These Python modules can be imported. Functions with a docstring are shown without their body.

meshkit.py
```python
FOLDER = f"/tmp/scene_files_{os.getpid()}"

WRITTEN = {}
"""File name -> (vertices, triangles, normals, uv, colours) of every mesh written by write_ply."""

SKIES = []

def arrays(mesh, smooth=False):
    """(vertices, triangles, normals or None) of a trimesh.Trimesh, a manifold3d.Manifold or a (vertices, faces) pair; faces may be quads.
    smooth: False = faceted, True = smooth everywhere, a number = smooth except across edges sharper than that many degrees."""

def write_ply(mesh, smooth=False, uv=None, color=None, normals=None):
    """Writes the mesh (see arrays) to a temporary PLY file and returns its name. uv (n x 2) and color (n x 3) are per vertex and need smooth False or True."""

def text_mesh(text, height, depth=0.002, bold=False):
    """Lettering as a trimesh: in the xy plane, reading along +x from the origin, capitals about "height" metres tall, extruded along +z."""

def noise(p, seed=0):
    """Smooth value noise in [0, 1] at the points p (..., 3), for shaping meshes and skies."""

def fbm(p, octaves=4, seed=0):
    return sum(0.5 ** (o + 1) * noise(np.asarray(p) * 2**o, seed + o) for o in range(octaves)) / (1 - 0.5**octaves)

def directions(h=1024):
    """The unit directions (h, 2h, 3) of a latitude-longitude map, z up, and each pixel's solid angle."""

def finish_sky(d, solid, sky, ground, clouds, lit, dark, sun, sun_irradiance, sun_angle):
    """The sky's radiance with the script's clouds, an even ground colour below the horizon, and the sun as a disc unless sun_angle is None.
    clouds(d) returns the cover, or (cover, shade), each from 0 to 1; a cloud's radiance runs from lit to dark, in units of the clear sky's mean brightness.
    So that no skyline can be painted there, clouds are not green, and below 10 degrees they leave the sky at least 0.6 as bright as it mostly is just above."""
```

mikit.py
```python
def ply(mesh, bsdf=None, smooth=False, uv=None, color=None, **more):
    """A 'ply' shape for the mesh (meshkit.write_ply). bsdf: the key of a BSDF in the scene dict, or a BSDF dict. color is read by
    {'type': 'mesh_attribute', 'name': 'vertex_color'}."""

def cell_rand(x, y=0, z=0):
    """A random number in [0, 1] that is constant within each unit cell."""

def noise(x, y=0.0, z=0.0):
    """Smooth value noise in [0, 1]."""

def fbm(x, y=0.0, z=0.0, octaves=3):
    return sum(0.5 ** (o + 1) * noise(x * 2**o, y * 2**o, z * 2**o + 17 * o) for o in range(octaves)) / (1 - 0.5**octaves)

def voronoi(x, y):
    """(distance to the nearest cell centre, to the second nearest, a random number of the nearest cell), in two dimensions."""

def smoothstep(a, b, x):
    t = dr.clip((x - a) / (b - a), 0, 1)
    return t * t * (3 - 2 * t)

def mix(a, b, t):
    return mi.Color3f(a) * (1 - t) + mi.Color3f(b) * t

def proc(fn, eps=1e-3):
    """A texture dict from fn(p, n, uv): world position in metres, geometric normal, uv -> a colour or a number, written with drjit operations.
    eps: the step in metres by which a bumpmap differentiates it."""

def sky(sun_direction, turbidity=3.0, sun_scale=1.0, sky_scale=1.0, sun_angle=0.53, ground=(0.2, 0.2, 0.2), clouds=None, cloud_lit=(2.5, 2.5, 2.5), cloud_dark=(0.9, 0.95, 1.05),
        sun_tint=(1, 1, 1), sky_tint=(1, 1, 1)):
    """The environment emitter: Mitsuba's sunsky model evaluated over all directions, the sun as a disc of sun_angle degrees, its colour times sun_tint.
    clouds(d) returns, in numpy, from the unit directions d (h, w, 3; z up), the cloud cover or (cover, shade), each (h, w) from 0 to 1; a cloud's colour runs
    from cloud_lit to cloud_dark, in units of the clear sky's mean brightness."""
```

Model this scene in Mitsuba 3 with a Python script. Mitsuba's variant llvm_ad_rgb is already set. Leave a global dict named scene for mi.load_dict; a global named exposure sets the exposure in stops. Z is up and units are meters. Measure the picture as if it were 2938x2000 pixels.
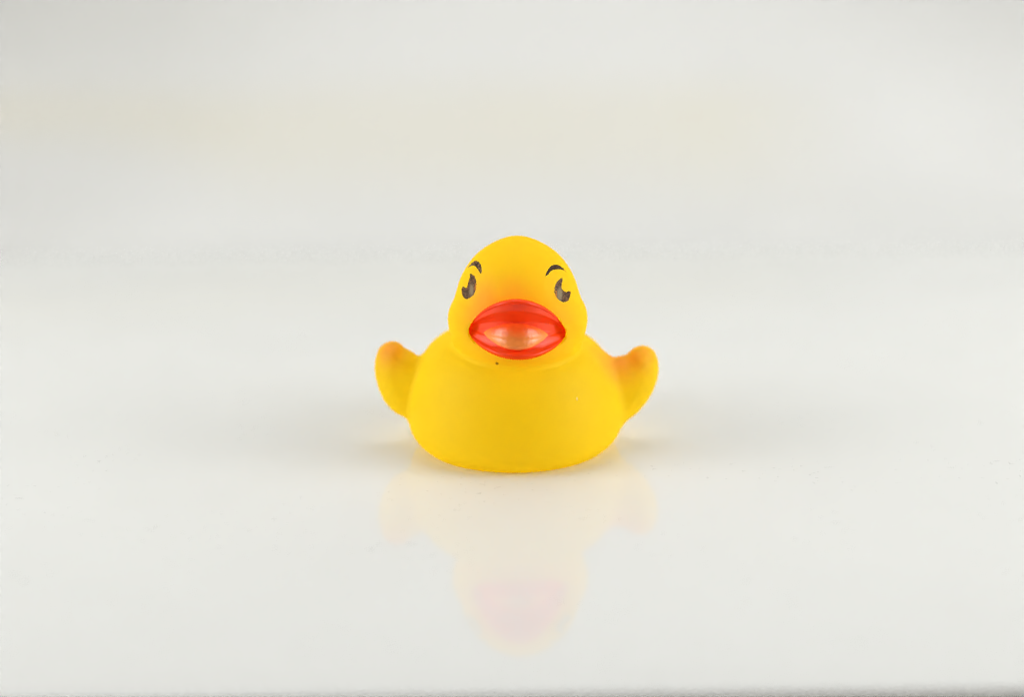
"""A small yellow toy duck on a glossy white sheet, photographed close up inside a white cloth sweep."""
import numpy as np, trimesh, shapely, mitsuba as mi, drjit as dr, mikit, meshkit
from shapely.geometry import Polygon
from scipy.interpolate import CubicSpline, PchipInterpolator
from mikit import proc, noise, fbm, smoothstep, mix

T = mi.ScalarTransform4f
scene, labels = {}, {}
rng = np.random.default_rng(7)

# ---------------------------------------------------------------- camera, lamps, exposure
PITCH, ROLL, F = np.radians(14.5), np.radians(0.6), 5482.0
CAM = np.array([0.0, -0.45, 0.1425])
fwd = np.array([0, np.cos(PITCH), -np.sin(PITCH)])
up = np.array([0, np.sin(PITCH), np.cos(PITCH)]) * np.cos(ROLL) + np.array([1.0, 0, 0]) * np.sin(ROLL)
scene['camera'] = {
    'type': 'thinlens', 'fov': float(np.degrees(2 * np.arctan(1469 / F))), 'fov_axis': 'x',
    'aperture_radius': 0.0074, 'focus_distance': 0.4500, 'near_clip': 0.02, 'far_clip': 20.0,
    'to_world': T().look_at(origin=CAM.tolist(), target=(CAM + fwd).tolist(), up=up.tolist()),
}
exposure = 0.27

# centre, point aimed at, width, height, radiance
LAMPS = [((-0.50, -0.11, 0.235), (0, 0, 0.03), 0.52, 0.42, 2.95),
         ((0.50, -0.11, 0.235), (0, 0, 0.03), 0.52, 0.42, 3.15),
         ((0.0, 0.22, 0.72), (0, 0.20, 0.0), 0.60, 0.50, 2.75)]
TINT = np.array([0.99, 1.0, 0.978])


# ---------------------------------------------------------------- helpers
def put(key, mesh, bsdf, smooth=False, **more):
    scene[key] = mikit.ply(mesh, bsdf, smooth, **more)
    return key


def put_normals(key, v, f, n, bsdf):
    """A mesh whose shading normals are given (parts cut from one continuous skin keep no seam)."""
    path = meshkit.write_ply((v, f), True, normals=n)
    scene[key] = {'type': 'ply', 'filename': path, 'face_normals': False, 'bsdf': {'type': 'ref', 'id': bsdf}}


def rgb(*c):
    return {'type': 'rgb', 'value': list(map(float, c))}


def grid_faces(a, b, wrap=False):
    i, j = np.meshgrid(np.arange(a - 1), np.arange(b if wrap else b - 1), indexing='ij')
    k = (j + 1) % b
    return np.stack([i * b + j, (i + 1) * b + j, (i + 1) * b + k, i * b + k], -1).reshape(-1, 4)


def rounded_box(x0, x1, y0, y1, z0, z1, r):
    import manifold3d as m3
    s = m3.Manifold.sphere(r, 24)
    return m3.Manifold.batch_hull([s.translate((x, y, z)) for x in (x0 + r, x1 - r) for y in (y0 + r, y1 - r) for z in (z0 + r, z1 - r)])


# ---------------------------------------------------------------- materials
def sheet_colour(p, n, uv):
    # a clean white acrylic with a few grains of dust and faint smudges
    d1 = noise(p.x * 900, p.y * 900, 3)
    spot = smoothstep(0.905, 0.95, d1) * smoothstep(0.45, 0.7, noise(p.x * 60, p.y * 60, 9))
    smear = fbm(p.x * 28, p.y * 28, 5)
    return mi.Color3f(0.82, 0.825, 0.815) * (1.0 + 0.05 * (smear - 0.5)) * (1 - 0.22 * spot)


# milky acrylic: half gloss and body colour, half light that sinks in, spreads in the few millimetres above the white backing and comes back
scene['mat_sheet'] = {'type': 'blendbsdf', 'weight': 0.36,
                      'bsdf_0': {'type': 'twosided', 'bsdf': {'type': 'plastic', 'int_ior': 2.0, 'diffuse_reflectance': proc(sheet_colour)}},
                      'bsdf_1': {'type': 'principledthin', 'base_color': rgb(0.97, 0.97, 0.96), 'roughness': 0.6, 'diff_trans': 1.7}}
scene['mat_backing'] = {'type': 'diffuse', 'reflectance': rgb(0.90, 0.90, 0.89)}


def cloth_colour(p, n, uv):
    # white cloth with a broad woven beige stripe that ends right of the middle
    wob = 0.010 * (fbm(p.x * 7, 1.7, 4) - 0.5)
    low = 0.0085 + 0.021 * smoothstep(-0.07, -0.19, p.x)
    stripe = smoothstep(-0.010, 0.020, p.z - low + wob) * smoothstep(0.060, 0.034, p.z + wob) * smoothstep(0.160, 0.070, p.x + 0.12 * (p.z - 0.03))
    stripe *= 0.62 + 0.30 * smoothstep(-0.05, -0.20, p.x) + 0.30 * smoothstep(0.04, 0.09, p.x) * smoothstep(0.02, 0.05, p.z) + 0.25 * (fbm(p.x * 18, p.z * 22, 2) - 0.5)
    base = mi.Color3f(0.69, 0.69, 0.68) * (1 + 0.10 * (fbm(p.x * 9 + 3, p.z * 9, p.y * 9) - 0.5))
    return mix(base, mi.Color3f(0.675, 0.652, 0.572), dr.clip(stripe, 0, 1))


scene['mat_cloth'] = {'type': 'twosided', 'bsdf': {'type': 'diffuse', 'reflectance': proc(cloth_colour)}}


def wood_colour(p, n, uv):
    g = fbm(p.x * 6, p.y * 90, 1)
    return mix((0.10, 0.055, 0.032), (0.17, 0.10, 0.06), g)


scene['mat_wood'] = {'type': 'principled', 'base_color': proc(wood_colour), 'roughness': 0.45}

YELLOW = (0.99, 0.80, 0.026)
BLUSH = (1.0, 0.47, 0.10)
# airbrushed orange: centre in metres, radius, strength
SPRAY = [((-0.0302, 0.0035, 0.0258), 0.0034, 0.90), ((0.0268, 0.0035, 0.0218), 0.0036, 1.0), ((0.0295, 0.0035, 0.0226), 0.0030, 1.0), ((0.0325, 0.0040, 0.0246), 0.0026, 0.75),
         ((0.0235, 0.0020, 0.0215), 0.0038, 0.60),
         ((0.0000, -0.0135, 0.0430), 0.0034, 0.50), ((-0.0060, -0.0125, 0.0412), 0.0036, 0.60)]


def vinyl_colour(p, n, uv):
    w = mi.Float(0)
    for c, r, s in SPRAY:
        d2 = (dr.square(p.x - c[0]) + dr.square(p.y - c[1]) + dr.square(p.z - c[2])) / (r * r)
        w = dr.maximum(w, s * dr.exp(-0.5 * d2))
    grain = noise(p.x * 5200, p.y * 5200, p.z * 5200)
    cloud = fbm(p.x * 170, p.y * 170, p.z * 170)
    c = mix(YELLOW, BLUSH, w) * (1 + 0.03 * (grain - 0.5) + 0.05 * (cloud - 0.5))
    # two specks of dirt moulded into the skin
    for q, r in (((-0.0036, -0.0163, 0.0260), 0.00045),):
        d = dr.sqrt(dr.square(p.x - q[0]) + dr.square(p.z - q[2]))
        c = mix(c, (0.16, 0.07, 0.02), (1 - smoothstep(0.6 * r, r, d)) * mi.Float(dr.select(p.y < -0.008, 1.0, 0.0)) * 0.75)
    d = dr.sqrt(dr.square(p.x - 0.0153) + dr.square((p.z - 0.0172) * 0.6))
    c = mix(c, (0.9, 0.82, 0.45), (1 - smoothstep(0.00012, 0.00028, d)) * mi.Float(dr.select(p.y < -0.008, 1.0, 0.0)))
    return c


def vinyl_bump(p, n, uv):
    return fbm(p.x * 2600, p.y * 2600, p.z * 2600, 2)


scene['mat_vinyl_thin'] = {'type': 'principledthin', 'base_color': proc(vinyl_colour), 'roughness': 0.5, 'diff_trans': 1.5}
scene['mat_vinyl_skin'] = {'type': 'bumpmap', 'arbitrary': proc(vinyl_bump, 1e-4), 'scale': 0.0001,
                           'bsdf': {'type': 'principled', 'base_color': proc(vinyl_colour), 'roughness': 0.5, 'specular': 0.35}}
scene['mat_vinyl'] = {'type': 'blendbsdf', 'weight': 0.17, 'bsdf_0': {'type': 'ref', 'id': 'mat_vinyl_thin'},
                      'bsdf_1': {'type': 'twosided', 'bsdf': scene.pop('mat_vinyl_skin')}}


def beak_colour(p, n, uv):
    return mi.Color3f(1.0, 0.075, 0.008) * (1 + 0.08 * (fbm(p.x * 400, p.y * 400, p.z * 400) - 0.5))


scene['mat_beak_thin'] = {'type': 'principledthin', 'base_color': proc(beak_colour), 'roughness': 0.5, 'diff_trans': 0.9}
scene['mat_beak'] = {'type': 'blendbsdf', 'weight': 0.42, 'bsdf_0': {'type': 'ref', 'id': 'mat_beak_thin'},
                     'bsdf_1': {'type': 'twosided', 'bsdf': {'type': 'principled', 'base_color': proc(beak_colour), 'roughness': 0.16, 'specular': 0.45, 'clearcoat': 0.9, 'clearcoat_gloss': 0.95}}}


def tongue_colour(p, n, uv):
    w = smoothstep(0.0325, 0.0358, p.z + 0.0012 * (fbm(p.x * 500, p.z * 500, 1) - 0.5))
    return mix((0.97, 0.27, 0.055), (0.98, 0.11, 0.014), w) * (1 + 0.16 * (fbm(p.x * 700, p.y * 700, p.z * 700) - 0.5))


scene['mat_tongue'] = {'type': 'twosided', 'bsdf': {'type': 'principled', 'base_color': proc(tongue_colour), 'roughness': 0.25, 'specular': 0.3, 'clearcoat': 0.3, 'clearcoat_gloss': 0.9}}


def print_colour(p, n, uv):
    s = noise(p.x * 3000, p.y * 3000, p.z * 3000)
    s2 = noise(p.x * 9000, p.y * 9000, p.z * 9000)
    c = mix((0.045, 0.019, 0.009), (0.20, 0.098, 0.040), smoothstep(0.3, 0.8, s))
    # uv.x: worn, dusty middle of the eye; uv.y: rim where the yellow shows through in dots
    c = mix(c, (0.30, 0.23, 0.13), smoothstep(0.15, 0.9, uv.x) * (0.55 + 0.45 * s2))
    return mix(c, (0.55, 0.18, 0.01), smoothstep(0.45, 0.75, uv.y * (0.4 + 0.9 * s)))


scene['mat_print'] = {'type': 'twosided', 'bsdf': {'type': 'principled', 'base_color': proc(print_colour), 'roughness': 0.45, 'specular': 0.12}}


def brow_colour(p, n, uv):
    s = noise(p.x * 3400, p.y * 3400, p.z * 3400)
    return mix((0.035, 0.016, 0.012), (0.30, 0.17, 0.07), smoothstep(0.35, 0.85, s) * uv.x)


scene['mat_brow'] = {'type': 'twosided', 'bsdf': {'type': 'principled', 'base_color': proc(brow_colour), 'roughness': 0.45, 'specular': 0.1}}
scene['mat_black'] = {'type': 'twosided', 'bsdf': {'type': 'diffuse', 'reflectance': rgb(0.03, 0.03, 0.03)}}
scene['mat_diffuser'] = {'type': 'twosided', 'bsdf': {'type': 'diffuse', 'reflectance': rgb(0.7, 0.7, 0.7)}}

# ---------------------------------------------------------------- setting: table, backdrop
put('tabletop', rounded_box(-0.9, 0.9, -0.60, 0.85, -0.036, -0.0032, 0.003), 'mat_wood', 30)
labels['tabletop'] = {'label': 'dark brown wooden tabletop glimpsed below the front edge of the white sheet', 'category': 'table', 'kind': 'structure'}


def sweep_point(s):
    """The backdrop's section (y, z): flat behind the sheet, a soft bend, then upright."""
    y0, yb, r = 0.2446, 0.2450, 0.135
    flat, arc = yb - y0, r * np.pi / 2
    a = np.clip((s - flat) / r, 0, np.pi / 2)
    return (np.where(s < flat, y0 + s, yb + r * np.sin(a)), np.where(s < flat, 0.0, r * (1 - np.cos(a)) + np.maximum(s - flat - arc, 0)))


def backdrop_surface(x, s):
    y, z = sweep_point(s)
    z = z - 0.0006
    q = np.stack([x * 6 + 1.3, s * 6, 0 * x], -1)
    fold = (meshkit.fbm(q, 2, 5) - 0.5) * 0.012 + (meshkit.noise(np.stack([x * 14 + s * 9, s * 5, 0 * x + 4], -1), 3) - 0.5) * 0.004
    ramp = np.clip((s - 0.04) / 0.08, 0, 1)
    lean = np.clip((s - 0.10) / 0.06, 0, 2.5) ** 1.5
    fold = fold - lean * (0.050 / (1 + np.exp((x + 0.13) / 0.035)) + 0.042 / (1 + np.exp(-(x - 0.19) / 0.03)))
    return np.stack([x, y + fold * ramp, z + 0.004 * (meshkit.noise(q * 2, 8) - 0.2) * np.clip(s / 0.04, 0, 1) * (1 - ramp)], -1)


X, S = np.meshgrid(np.linspace(-0.62, 0.62, 190), np.linspace(0, 0.75, 150), indexing='ij')
put('backdrop', (backdrop_surface(X, S).reshape(-1, 3), grid_faces(*X.shape)), 'mat_cloth', True)
labels['backdrop'] = {'label': 'white cloth backdrop hanging out of focus behind the glossy sheet', 'category': 'backdrop', 'kind': 'structure'}

# ---------------------------------------------------------------- the glossy sheet
put('acrylic_sheet__face', rounded_box(-0.30, 0.30, -0.1418, 0.2440, -0.0030, 0.0, 0.0010), 'mat_sheet', 30)
put('acrylic_sheet__backing', rounded_box(-0.2990, 0.2990, -0.1411, 0.2433, -0.0028, -0.0022, 0.0002), 'mat_backing', 30)
labels['acrylic_sheet'] = {'label': 'glossy white sheet carrying the yellow toy duck and mirroring it', 'category': 'sheet'}


# ---------------------------------------------------------------- lamps
def softbox(key, centre, aim, w, h, power, label):
    c, a = np.array(centre, float), np.array(aim, float)
    z = (a - c) / np.linalg.norm(a - c)
    x = np.cross(z, [0, 1, 0.2]); x /= np.linalg.norm(x)
    y = np.cross(z, x)
    loc = lambda u, v, d: c + x * u + y * v + z * d
    q = np.array([loc(-w / 2, -h / 2, 0), loc(w / 2, -h / 2, 0), loc(w / 2, h / 2, 0), loc(-w / 2, h / 2, 0)])

    def glow(p, n, uv):                                # the bulb behind the cloth makes its middle brighter
        d2 = (dr.square((uv.x - 0.5) * w) + dr.square((uv.y - 0.5) * h)) / 0.075 ** 2
        return mi.Color3f(*map(float, TINT * power)) * (0.60 + (2.9 if w < 0.55 else 0.4) * dr.exp(-0.5 * d2))
    scene[key + '__diffuser'] = {**mikit.ply((q, np.array([[0, 1, 2, 3]])), 'mat_diffuser', uv=np.array([[0, 0], [1, 0], [1, 1], [0, 1.0]])), 'emitter': {'type': 'area', 'radiance': proc(glow)}}
    rings = []
    for k, d in ((1.0, 0.012), (1.03, 0.012), (1.03, -0.012), (0.30, -0.20), (0.22, -0.21), (0.0, -0.21)):
        rings += [loc(-w / 2 * k, -h / 2 * k, d), loc(w / 2 * k, -h / 2 * k, d), loc(w / 2 * k, h / 2 * k, d), loc(-w / 2 * k, h / 2 * k, d)]
    put(key + '__housing', (np.array(rings), grid_faces(6, 4, True)), 'mat_black')
    labels[key] = {'label': label, 'category': 'softbox', 'group': 'softboxes round the duck'}


softbox('softbox', *LAMPS[0], 'black softbox lamp left of the white sheet, outside the frame')
softbox('softbox_001', *LAMPS[1], 'black softbox lamp right of the white sheet, outside the frame')
softbox('softbox_002', *LAMPS[2], 'black softbox lamp hanging above the white sheet, outside the frame')

# ---------------------------------------------------------------- the duck (modelled in millimetres)
def curve(z, r):
    """r^2 as a smooth function of z, continued in a straight line beyond both ends."""
    z, r2 = np.array(z, float), np.array(r, float) ** 2
    s = CubicSpline(z, r2)
    a, b = s(z[0], 1), s(z[-1], 1)
    return lambda q: np.where(q < z[0], r2[0] + (q - z[0]) * max(a, 4.0), np.where(q > z[-1], r2[-1] + (q - z[-1]) * min(b, -4.0), s(np.clip(q, z[0], z[-1]))))


BODY = curve([-1.5, 0, 2, 5, 9, 14, 18, 22, 24.6, 26.4, 28.0, 30.0, 31.4], [20.6, 22.6, 24.8, 26.4, 26.7, 25.9, 24.8, 22.9, 20.9, 18.5, 15.4, 9.3, 0])
HEAD = curve([21, 23, 26, 29.4, 32, 34, 36.3, 38.4, 40.4, 43.2, 46.2, 49.5, 52.0, 53.8], [9, 12.2, 14.8, 16.2, 16.8, 16.9, 16.4, 15.4, 14.75, 13.85, 12.3, 9.6, 6.0, 0])


def smin(a, b, k):
    h = np.clip(0.5 + 0.5 * (b - a) / k, 0, 1)
    return b + (a - b) * h - k * h * (1 - h)


# beak: a skin over (u, v): u runs between the mouth corners, v from the lower to the upper lip
XC, HW, ZM = 1.30, 11.65, 32.75


def rim_y(u):
    return -20.0 + 10.8 * np.abs(u) ** 2.0


def z_up(u):
    return 9.95 * np.maximum(1 - u * u, 0) ** 0.80


def z_low(u):
    return 4.75 * np.maximum(1 - u * u, 0) ** 0.47


PU = PchipInterpolator([0, 0.06, 0.18, 0.36, 0.50, 0.62, 0.73, 0.80, 0.875, 0.895, 0.92, 0.95, 0.985, 1.0],
                       [3.5, 3.6, 3.9, 3.95, 3.1, 2.05, 0.98, 0.80, 0.66, 0.60, 0.10, -0.15, 0.12, 0.6])
PL = PchipInterpolator([0, 0.10, 0.30, 0.50, 0.60, 0.68, 0.76, 0.86, 0.95, 0.99, 1.0],
                       [3.5, 3.15, 2.35, 1.55, 0.95, 0.05, -0.30, 0.1, 0.7, 1.2, 1.6])


def beak_y(u, v):
    w = np.maximum(1 - u * u, 0) ** 0.55
    prof = np.where(v >= 0, PU(np.clip(v, 0, 1)), PL(np.clip(-v, 0, 1)))
    edge = np.where(v >= 0, PU(1.0), PL(1.0))
    groove = 0.22 * np.exp(-(v / 0.10) ** 2) * np.clip((np.abs(u) - 0.55) / 0.2, 0, 1) * np.clip((1 - np.abs(u)) / 0.1, 0, 1)
    return rim_y(u) + prof * w + groove


def mouth_hollow(x, y, z):
    """Negative in the space in front of the mouth's skin, where the head must be open."""
    u = np.clip((x - XC) / HW, -1, 1)
    up_ = z - (ZM - 0.35 * u)
    v = np.where(up_ >= 0, up_ / np.maximum(z_up(u), 0.02), up_ / np.maximum(z_low(u), 0.02))
    out = np.maximum((np.abs(v) - 0.975) * 3.0, (np.abs(x - XC) - HW + 0.15))
    return np.maximum(y - (beak_y(u, np.clip(v, -1, 1)) + 0.45), out)


def f_body(x, y, z):
    cy = 7.0
    z = z + (0.02 * x + 0.15) * np.clip(z / 20, 0, 1)     # sits leaning a little to its left
    d = y - cy
    fr = 1.10 - 0.004 * np.clip(z, 0, 30)             # fuller towards the chest
    ry = np.where(d < 0, fr, 1.28)
    r2 = BODY(z)
    body = ((x - 0.7) ** 2 + (d / ry) ** 2 - r2) / (2 * 22.0)
    body = np.maximum(body, -z)                        # flat underside
    # upturned tail
    t = np.clip((y - 22) / 24, 0, 1)
    tz = 19 + 15 * t ** 1.6
    tail = np.sqrt(((x - 0.7) / 1.25) ** 2 + (z - tz) ** 2 + np.maximum(y - 46, 0) ** 2 + np.maximum(22 - y, 0) ** 2) - (10 - 8 * t)
    return smin(body, tail, 6.0)


def f_head(x, y, z):
    r2 = HEAD(z)
    cheek = np.exp(-((z - 33) / 5) ** 2)
    ry = np.where(y < 0, 0.985 - 0.06 * cheek, 0.98)
    skull = ((x - 1.45) ** 2 + (y / ry) ** 2 - r2) / (2 * 15.0)
    return np.maximum(skull, -mouth_hollow(x, y, z))


WING_L = [(-17, 25), (-23.16, 22.52), (-24.43, 23.6), (-26.05, 24.42), (-26.65, 24.7), (-27.4, 25.69), (-28.43, 26.19), (-29.63, 26.33), (-31.28, 25.91), (-32.95, 24.5), (-33.89, 21.74), (-34.12, 19.69), (-33.94, 17.17), (-33.24, 14.2), (-32.1, 11.48), (-30.5, 9.29), (-28.88, 8.0), (-26.65, 6.98), (-17, 3)]
WING_R = [(17, 25.5), (25.38, 21.64), (26.42, 21.98), (28.06, 22.14), (28.83, 22.76), (30.03, 23.91), (32.1, 24.51), (33.66, 24.22), (35.31, 22.96), (36.19, 20.63), (36.39, 18.12), (35.98, 15.61), (34.96, 12.83), (33.42, 10.13), (31.0, 7.35), (27.87, 5.11), (17, 1)]


def f_wing(poly, side):
    """A plump paddle: rounded extrusion of the outline, swept back a little; the outline's distance comes from a fine table."""
    pts = np.array(poly, float)
    ring = Polygon(pts).buffer(0.5).buffer(-0.5)
    gx, gz = np.arange(-42, 42.01, 0.25), np.arange(-6, 36.01, 0.25)
    A, B = np.meshgrid(gx, gz, indexing='ij')
    P = shapely.points(A.ravel(), B.ravel())
    d = shapely.distance(P, ring.exterior) * np.where(shapely.contains(ring, P), -1, 1)
    from scipy.interpolate import RegularGridInterpolator
    from scipy.ndimage import gaussian_filter
    I = RegularGridInterpolator((gx, gz), gaussian_filter(d.reshape(A.shape), 1.2), bounds_error=False, fill_value=30.0)
    R = 4.9

    def f(x, y, z):
        d2 = I(np.stack([x, z], -1))
        yy = y - (6.4 + 0.12 * (np.abs(x) - 27))
        return np.sqrt(np.maximum(d2 + R, 0) ** 2 + (yy * 0.95) ** 2) - R
    return f


f_wl, f_wr = f_wing(WING_L, -1), f_wing(WING_R, 1)


def f_parts(x, y, z):
    return f_body(x, y, z), f_head(x, y, z), f_wl(x, y, z), f_wr(x, y, z)


def f_duck(p):
    b, h, l, r = f_parts(p[..., 0], p[..., 1], p[..., 2])
    q = smin(b, h, 1.8)
    return smin(smin(q, l, 1.4), r, 2.2)


def grad(p, e=0.05):
    g = np.stack([f_duck(p + np.eye(3)[k] * e) - f_duck(p - np.eye(3)[k] * e) for k in range(3)], -1)
    return g / (2 * e)


def surface_nets(lo, hi, h):
    ax = [np.arange(a, b + h, h) for a, b in zip(lo, hi)]
    G = np.stack(np.meshgrid(*ax, indexing='ij'), -1)
    v = np.empty(G.shape[:3])
    for i in range(G.shape[0]):
        v[i] = f_duck(G[i])
    ins = v < 0
    acc, cnt = np.zeros(tuple(s - 1 for s in v.shape) + (3,)), np.zeros(tuple(s - 1 for s in v.shape))
    n = v.shape
    edges = []
    for k in range(3):
        sl0, sl1 = [slice(None)] * 3, [slice(None)] * 3
        sl0[k], sl1[k] = slice(0, -1), slice(1, None)
        a, b = v[tuple(sl0)], v[tuple(sl1)]
        I = np.argwhere(ins[tuple(sl0)] != ins[tuple(sl1)])
        t = a[tuple(I.T)] / (a[tuple(I.T)] - b[tuple(I.T)])
        pos = I.astype(float)
        pos[:, k] += t
        o = [m for m in range(3) if m != k]
        for da in (0, 1):
            for db in (0, 1):
                c = I.copy()
                c[:, o[0]] -= da
                c[:, o[1]] -= db
                ok = np.all((c >= 0) & (c < np.array(n) - 1), 1)
                np.add.at(acc, tuple(c[ok].T), pos[ok])
                np.add.at(cnt, tuple(c[ok].T), 1)
        edges.append((k, o, I, ins[tuple(sl0)][tuple(I.T)]))
    idx = np.full(cnt.shape, -1)
    on = cnt > 0
    idx[on] = np.arange(on.sum())
    V = acc[on] / cnt[on][:, None] * h + np.array(lo)
    Fs = []
    for k, o, I, inside in edges:
        q = []
        for da, db in ((0, 0), (1, 0), (1, 1), (0, 1)):
            c = I.copy()
            c[:, o[0]] -= da
            c[:, o[1]] -= db
            q.append(idx[tuple(c.T)])
        q = np.stack(q, 1)
        flip = inside ^ (k == 1)
        q = np.where(flip[:, None], q, q[:, ::-1])
        Fs.append(q)
    return V, np.vstack(Fs)


V, Q = surface_nets((-38, -24, -0.7), (40, 52, 57), 0.5)
for _ in range(3):
    g = grad(V)
    V = V - (f_duck(V) / np.maximum((g ** 2).sum(-1), 0.05))[:, None] * g * 0.9
N = grad(V, 0.12)
N /= np.linalg.norm(N, axis=1, keepdims=True)
tri = np.vstack([Q[:, [0, 1, 2]], Q[:, [0, 2, 3]]])
fn = np.cross(V[tri[:, 1]] - V[tri[:, 0]], V[tri[:, 2]] - V[tri[:, 0]])
if (fn * N[tri[:, 0]]).sum(-1).mean() < 0:
    tri = tri[:, ::-1]
mid = V[tri].mean(1)
which = np.argmin(np.stack(f_parts(*mid.T)), 0)
MM = 0.001
LIFT = np.array([0, 0, 0.00015])
for k, key in enumerate(('rubber_duck__body', 'rubber_duck__head', 'rubber_duck__wing', 'rubber_duck__wing_001')):
    use, inv = np.unique(tri[which == k], return_inverse=True)
    put_normals(key, V[use] * MM + LIFT, inv.reshape(-1, 3), N[use], 'mat_vinyl')
labels['rubber_duck'] = {'label': 'yellow toy duck with open red beak and raised wings sitting on the glossy white sheet', 'category': 'toy duck'}
labels['rubber_duck__wing'] = {'label': 'wing at the left of the photo with a small orange blush on its tip'}
labels['rubber_duck__wing_001'] = {'label': 'wing at the right of the photo with a wide orange blush along its top'}


nu, nv = 181, 221
U, W = np.meshgrid(np.sin(np.linspace(-np.pi / 2, np.pi / 2, nu)), np.linspace(-1, 1, nv), indexing='ij')
tilt = 0.012 * HW * U                                  # the face leans a little to its left
ZB = ZM - 0.35 * U + np.where(W >= 0, z_up(U) * W, z_low(U) * W)
YB = beak_y(U, W)
front = np.stack([XC + HW * U, YB, ZB], -1)
# skirt: from the outer edge back into the head
skirts = []
for row, sgn in ((front[:, -1], 1), (front[:, 0], -1)):
    u = U[:, 0]
    ex = np.maximum(1 - u * u, 0) ** 0.5
    layers = [row]
    for back, grow, shrink in ((0.5, 0.0, 0.0), (1.6, -0.30, 0.0), (5.0, -1.15, 0.02), (11.0, -2.6, 0.08)):
        r = row.copy()
        r[:, 1] = np.minimum(row[:, 1] + back * (0.35 + 0.65 * ex), 0)
        r[:, 2] += sgn * grow * ex
        r[:, 0] = XC + (r[:, 0] - XC) * (1 - shrink)
        layers.append(r)
    skirts.append(np.stack(layers, 1))
FV, FF = front.reshape(-1, 3), grid_faces(nu, nv)
SU, SL = skirts
fu, fl = grid_faces(nu, 5), grid_faces(nu, 5)[:, ::-1]
bm = trimesh.Trimesh(np.concatenate([FV, SU.reshape(-1, 3), SL.reshape(-1, 3)]) * MM + LIFT,
                     np.vstack([np.vstack([q[:, [0, 1, 2]], q[:, [0, 2, 3]]]) for q in (FF, fu + len(FV), fl + len(FV) + SU[..., 0].size)]), process=False)
bm.merge_vertices(digits_vertex=7)
bm.update_faces(bm.nondegenerate_faces(1e-12))
put('rubber_duck__beak', bm, 'mat_beak', 50)
labels['rubber_duck__beak'] = {'label': 'glossy red open beak'}

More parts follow.
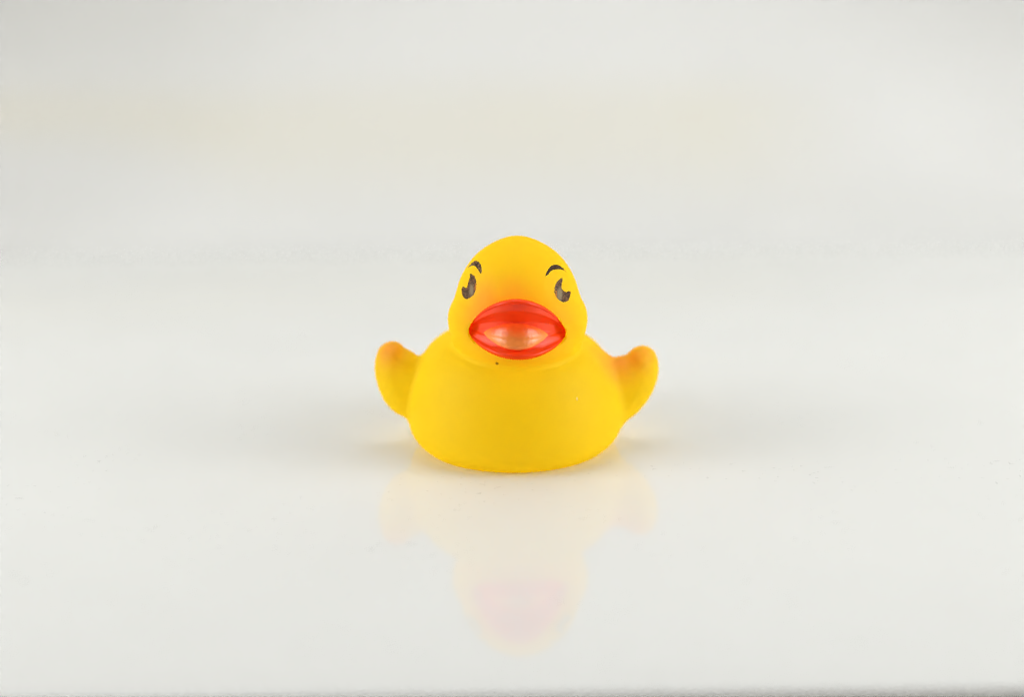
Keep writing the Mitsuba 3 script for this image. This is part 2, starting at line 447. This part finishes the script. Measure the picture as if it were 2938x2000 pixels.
# tongue: a lens with pointed corners lying in the mouth
A, R = np.meshgrid(np.sin(np.linspace(-np.pi / 2, np.pi / 2, 121)), np.sin(np.linspace(-np.pi / 2, np.pi / 2, 81)), indexing='ij')
wid = np.maximum(1 - A * A, 0)
tz = np.where(R >= 0, 3.4 * wid ** 0.85, 2.5 * wid ** 0.8)
PX, PZ = XC - 0.35 + 7.6 * A, 32.85 - 0.23 * A + tz * R
dome = np.maximum(1 - R ** 2, 0) ** 0.6 * wid ** 0.75
PU_, PV_ = (PX - XC) / HW, PZ - (ZM - 0.35 * (PX - XC) / HW)
PV_ = np.where(PV_ >= 0, PV_ / z_up(PU_), PV_ / z_low(PU_))
PY = beak_y(PU_, PV_) - 0.12 - 2.3 * dome + 0.05 * meshkit.noise(np.stack([PX * 2.5, PZ * 1.2, 0 * PX], -1), 4)
tm = trimesh.Trimesh(np.stack([PX, PY, PZ], -1).reshape(-1, 3) * MM + LIFT, np.vstack([np.vstack([q[:, [0, 1, 2]], q[:, [0, 2, 3]]]) for q in (grid_faces(121, 81),)]), process=False)
tm.merge_vertices(digits_vertex=7)
tm.update_faces(tm.nondegenerate_faces(1e-12))
put('rubber_duck__beak__tongue', tm, 'mat_tongue', 60)
labels['rubber_duck__beak__tongue'] = {'label': 'pale orange tongue inside the beak'}


# eyes and eyebrows: thin printed films lying on the skin of the head, outlines seen from the front (x, z in millimetres)
EYE_L = [(-9.83, 45.77), (-9.49, 45.97), (-8.95, 45.83), (-8.62, 45.64), (-8.33, 44.89), (-8.21, 44.09), (-8.34, 43.05), (-8.68, 42.12), (-9.26, 41.3), (-9.93, 40.75), (-10.66, 40.29), (-11.19, 40.43), (-11.63, 40.88), (-11.86, 41.54), (-11.78, 42.23), (-11.5, 42.8), (-10.89, 42.7), (-10.45, 42.85), (-10.3, 43.43), (-10.16, 44.2), (-9.82, 45.01), (-9.73, 45.42)]
EYE_R = [(11.57, 45.04), (12.05, 44.94), (12.19, 44.58), (11.93, 43.99), (11.77, 43.36), (11.9, 42.73), (12.28, 42.26), (12.96, 41.82), (13.45, 41.85), (13.99, 41.66), (14.03, 41.09), (13.82, 40.39), (13.41, 39.85), (12.82, 39.66), (12.15, 39.78), (11.48, 40.19), (10.82, 40.85), (10.35, 41.56), (10.08, 42.31), (10.14, 43.26), (10.34, 43.99), (10.88, 44.64)]
BROW_L = [(-10.5, 46.46), (-9.96, 47.16), (-9.37, 47.87), (-8.74, 48.43), (-8.2, 48.66), (-7.62, 48.64), (-7.18, 48.27), (-6.99, 47.62), (-6.9, 46.93), (-7.12, 46.41), (-7.42, 46.68), (-7.9, 47.21), (-8.38, 47.62), (-8.87, 47.65), (-9.46, 47.37), (-10.05, 46.93)]
BROW_R = [(8.01, 46.26), (8.26, 46.8), (8.85, 47.6), (9.53, 48.03), (10.31, 48.09), (11.08, 47.82), (11.94, 47.19), (12.52, 46.6), (13.13, 45.78), (12.6, 46.37), (11.73, 46.78), (10.76, 47.06), (9.99, 47.12), (9.31, 46.96), (8.82, 46.55), (8.34, 46.21), (8.15, 46.11)]


def film(key, outline, bsdf, uvfn, ragged):
    ring = np.array(Polygon(outline).buffer(0.12).buffer(-0.12).segmentize(0.09).exterior.coords)[:-1]
    ring = ring + ragged * (np.stack([meshkit.noise(np.c_[ring * 4.5, ring[:, :1] * 0 + q]) for q in (1.5, 7.5)], 1) - 0.5)
    shape = Polygon(ring).buffer(0)
    shape = max(getattr(shape, 'geoms', [shape]), key=lambda q: q.area)
    v, f = trimesh.creation.triangulate_polygon(shape, engine='earcut')
    v, f = trimesh.remesh.subdivide_to_size(np.c_[v, np.zeros(len(v))], f, 0.22, max_iter=14)
    x, z = v[:, 0], v[:, 1]
    lo_, hi_ = np.full(len(x), -26.0), np.full(len(x), 0.0)
    for _ in range(34):                                # front surface of the head: bisect along y
        m = (lo_ + hi_) / 2
        inside = f_duck(np.stack([x, m, z], -1)) < 0
        hi_, lo_ = np.where(inside, m, hi_), np.where(inside, lo_, m)
    P = np.stack([x, hi_, z], -1)
    n = grad(P, 0.12)
    n /= np.linalg.norm(n, axis=1, keepdims=True)
    m = trimesh.Trimesh((P + n * 0.05) * MM + LIFT, f, process=False)
    if (m.face_normals.mean(0) * n.mean(0)).sum() < 0:
        m.invert()
    uv = np.stack(uvfn(x, z), 1)
    path = meshkit.write_ply((np.array(m.vertices), np.array(m.faces)), True, uv=uv, normals=n)
    scene[key] = {'type': 'ply', 'filename': path, 'face_normals': False, 'bsdf': {'type': 'ref', 'id': bsdf}}


def blob(x, z, cx, cz, rx, rz):
    return np.exp(-0.5 * (((x - cx) / rx) ** 2 + ((z - cz) / rz) ** 2))


film('rubber_duck__eye', EYE_L, 'mat_print', lambda x, z: (blob(x, z, -9.45, 42.6, 0.42, 1.1) + 0.35 * blob(x, z, -10.9, 41.5, 0.6, 0.6), blob(x, z, -8.45, 43.2, 0.20, 1.25)), 0.16)
film('rubber_duck__eye_001', EYE_R, 'mat_print', lambda x, z: (1.15 * blob(x, z, 11.35, 41.7, 0.50, 1.15) + 0.3 * blob(x, z, 13.2, 40.9, 0.5, 0.6), blob(x, z, 10.45, 41.9, 0.22, 0.85)), 0.16)
film('rubber_duck__eyebrow', BROW_L, 'mat_brow', lambda x, z: (0.95 + 0 * x, 0 * x), 0.10)
film('rubber_duck__eyebrow_001', BROW_R, 'mat_brow', lambda x, z: (0.25 + 0 * x, 0 * x), 0.20)
labels['rubber_duck__eye'] = {'label': 'dark printed eye at the left of the photo'}
labels['rubber_duck__eye_001'] = {'label': 'dark printed eye at the right of the photo'}
labels['rubber_duck__eyebrow'] = {'label': 'speckled brown eyebrow at the left of the photo'}
labels['rubber_duck__eyebrow_001'] = {'label': 'darker eyebrow at the right of the photo'}
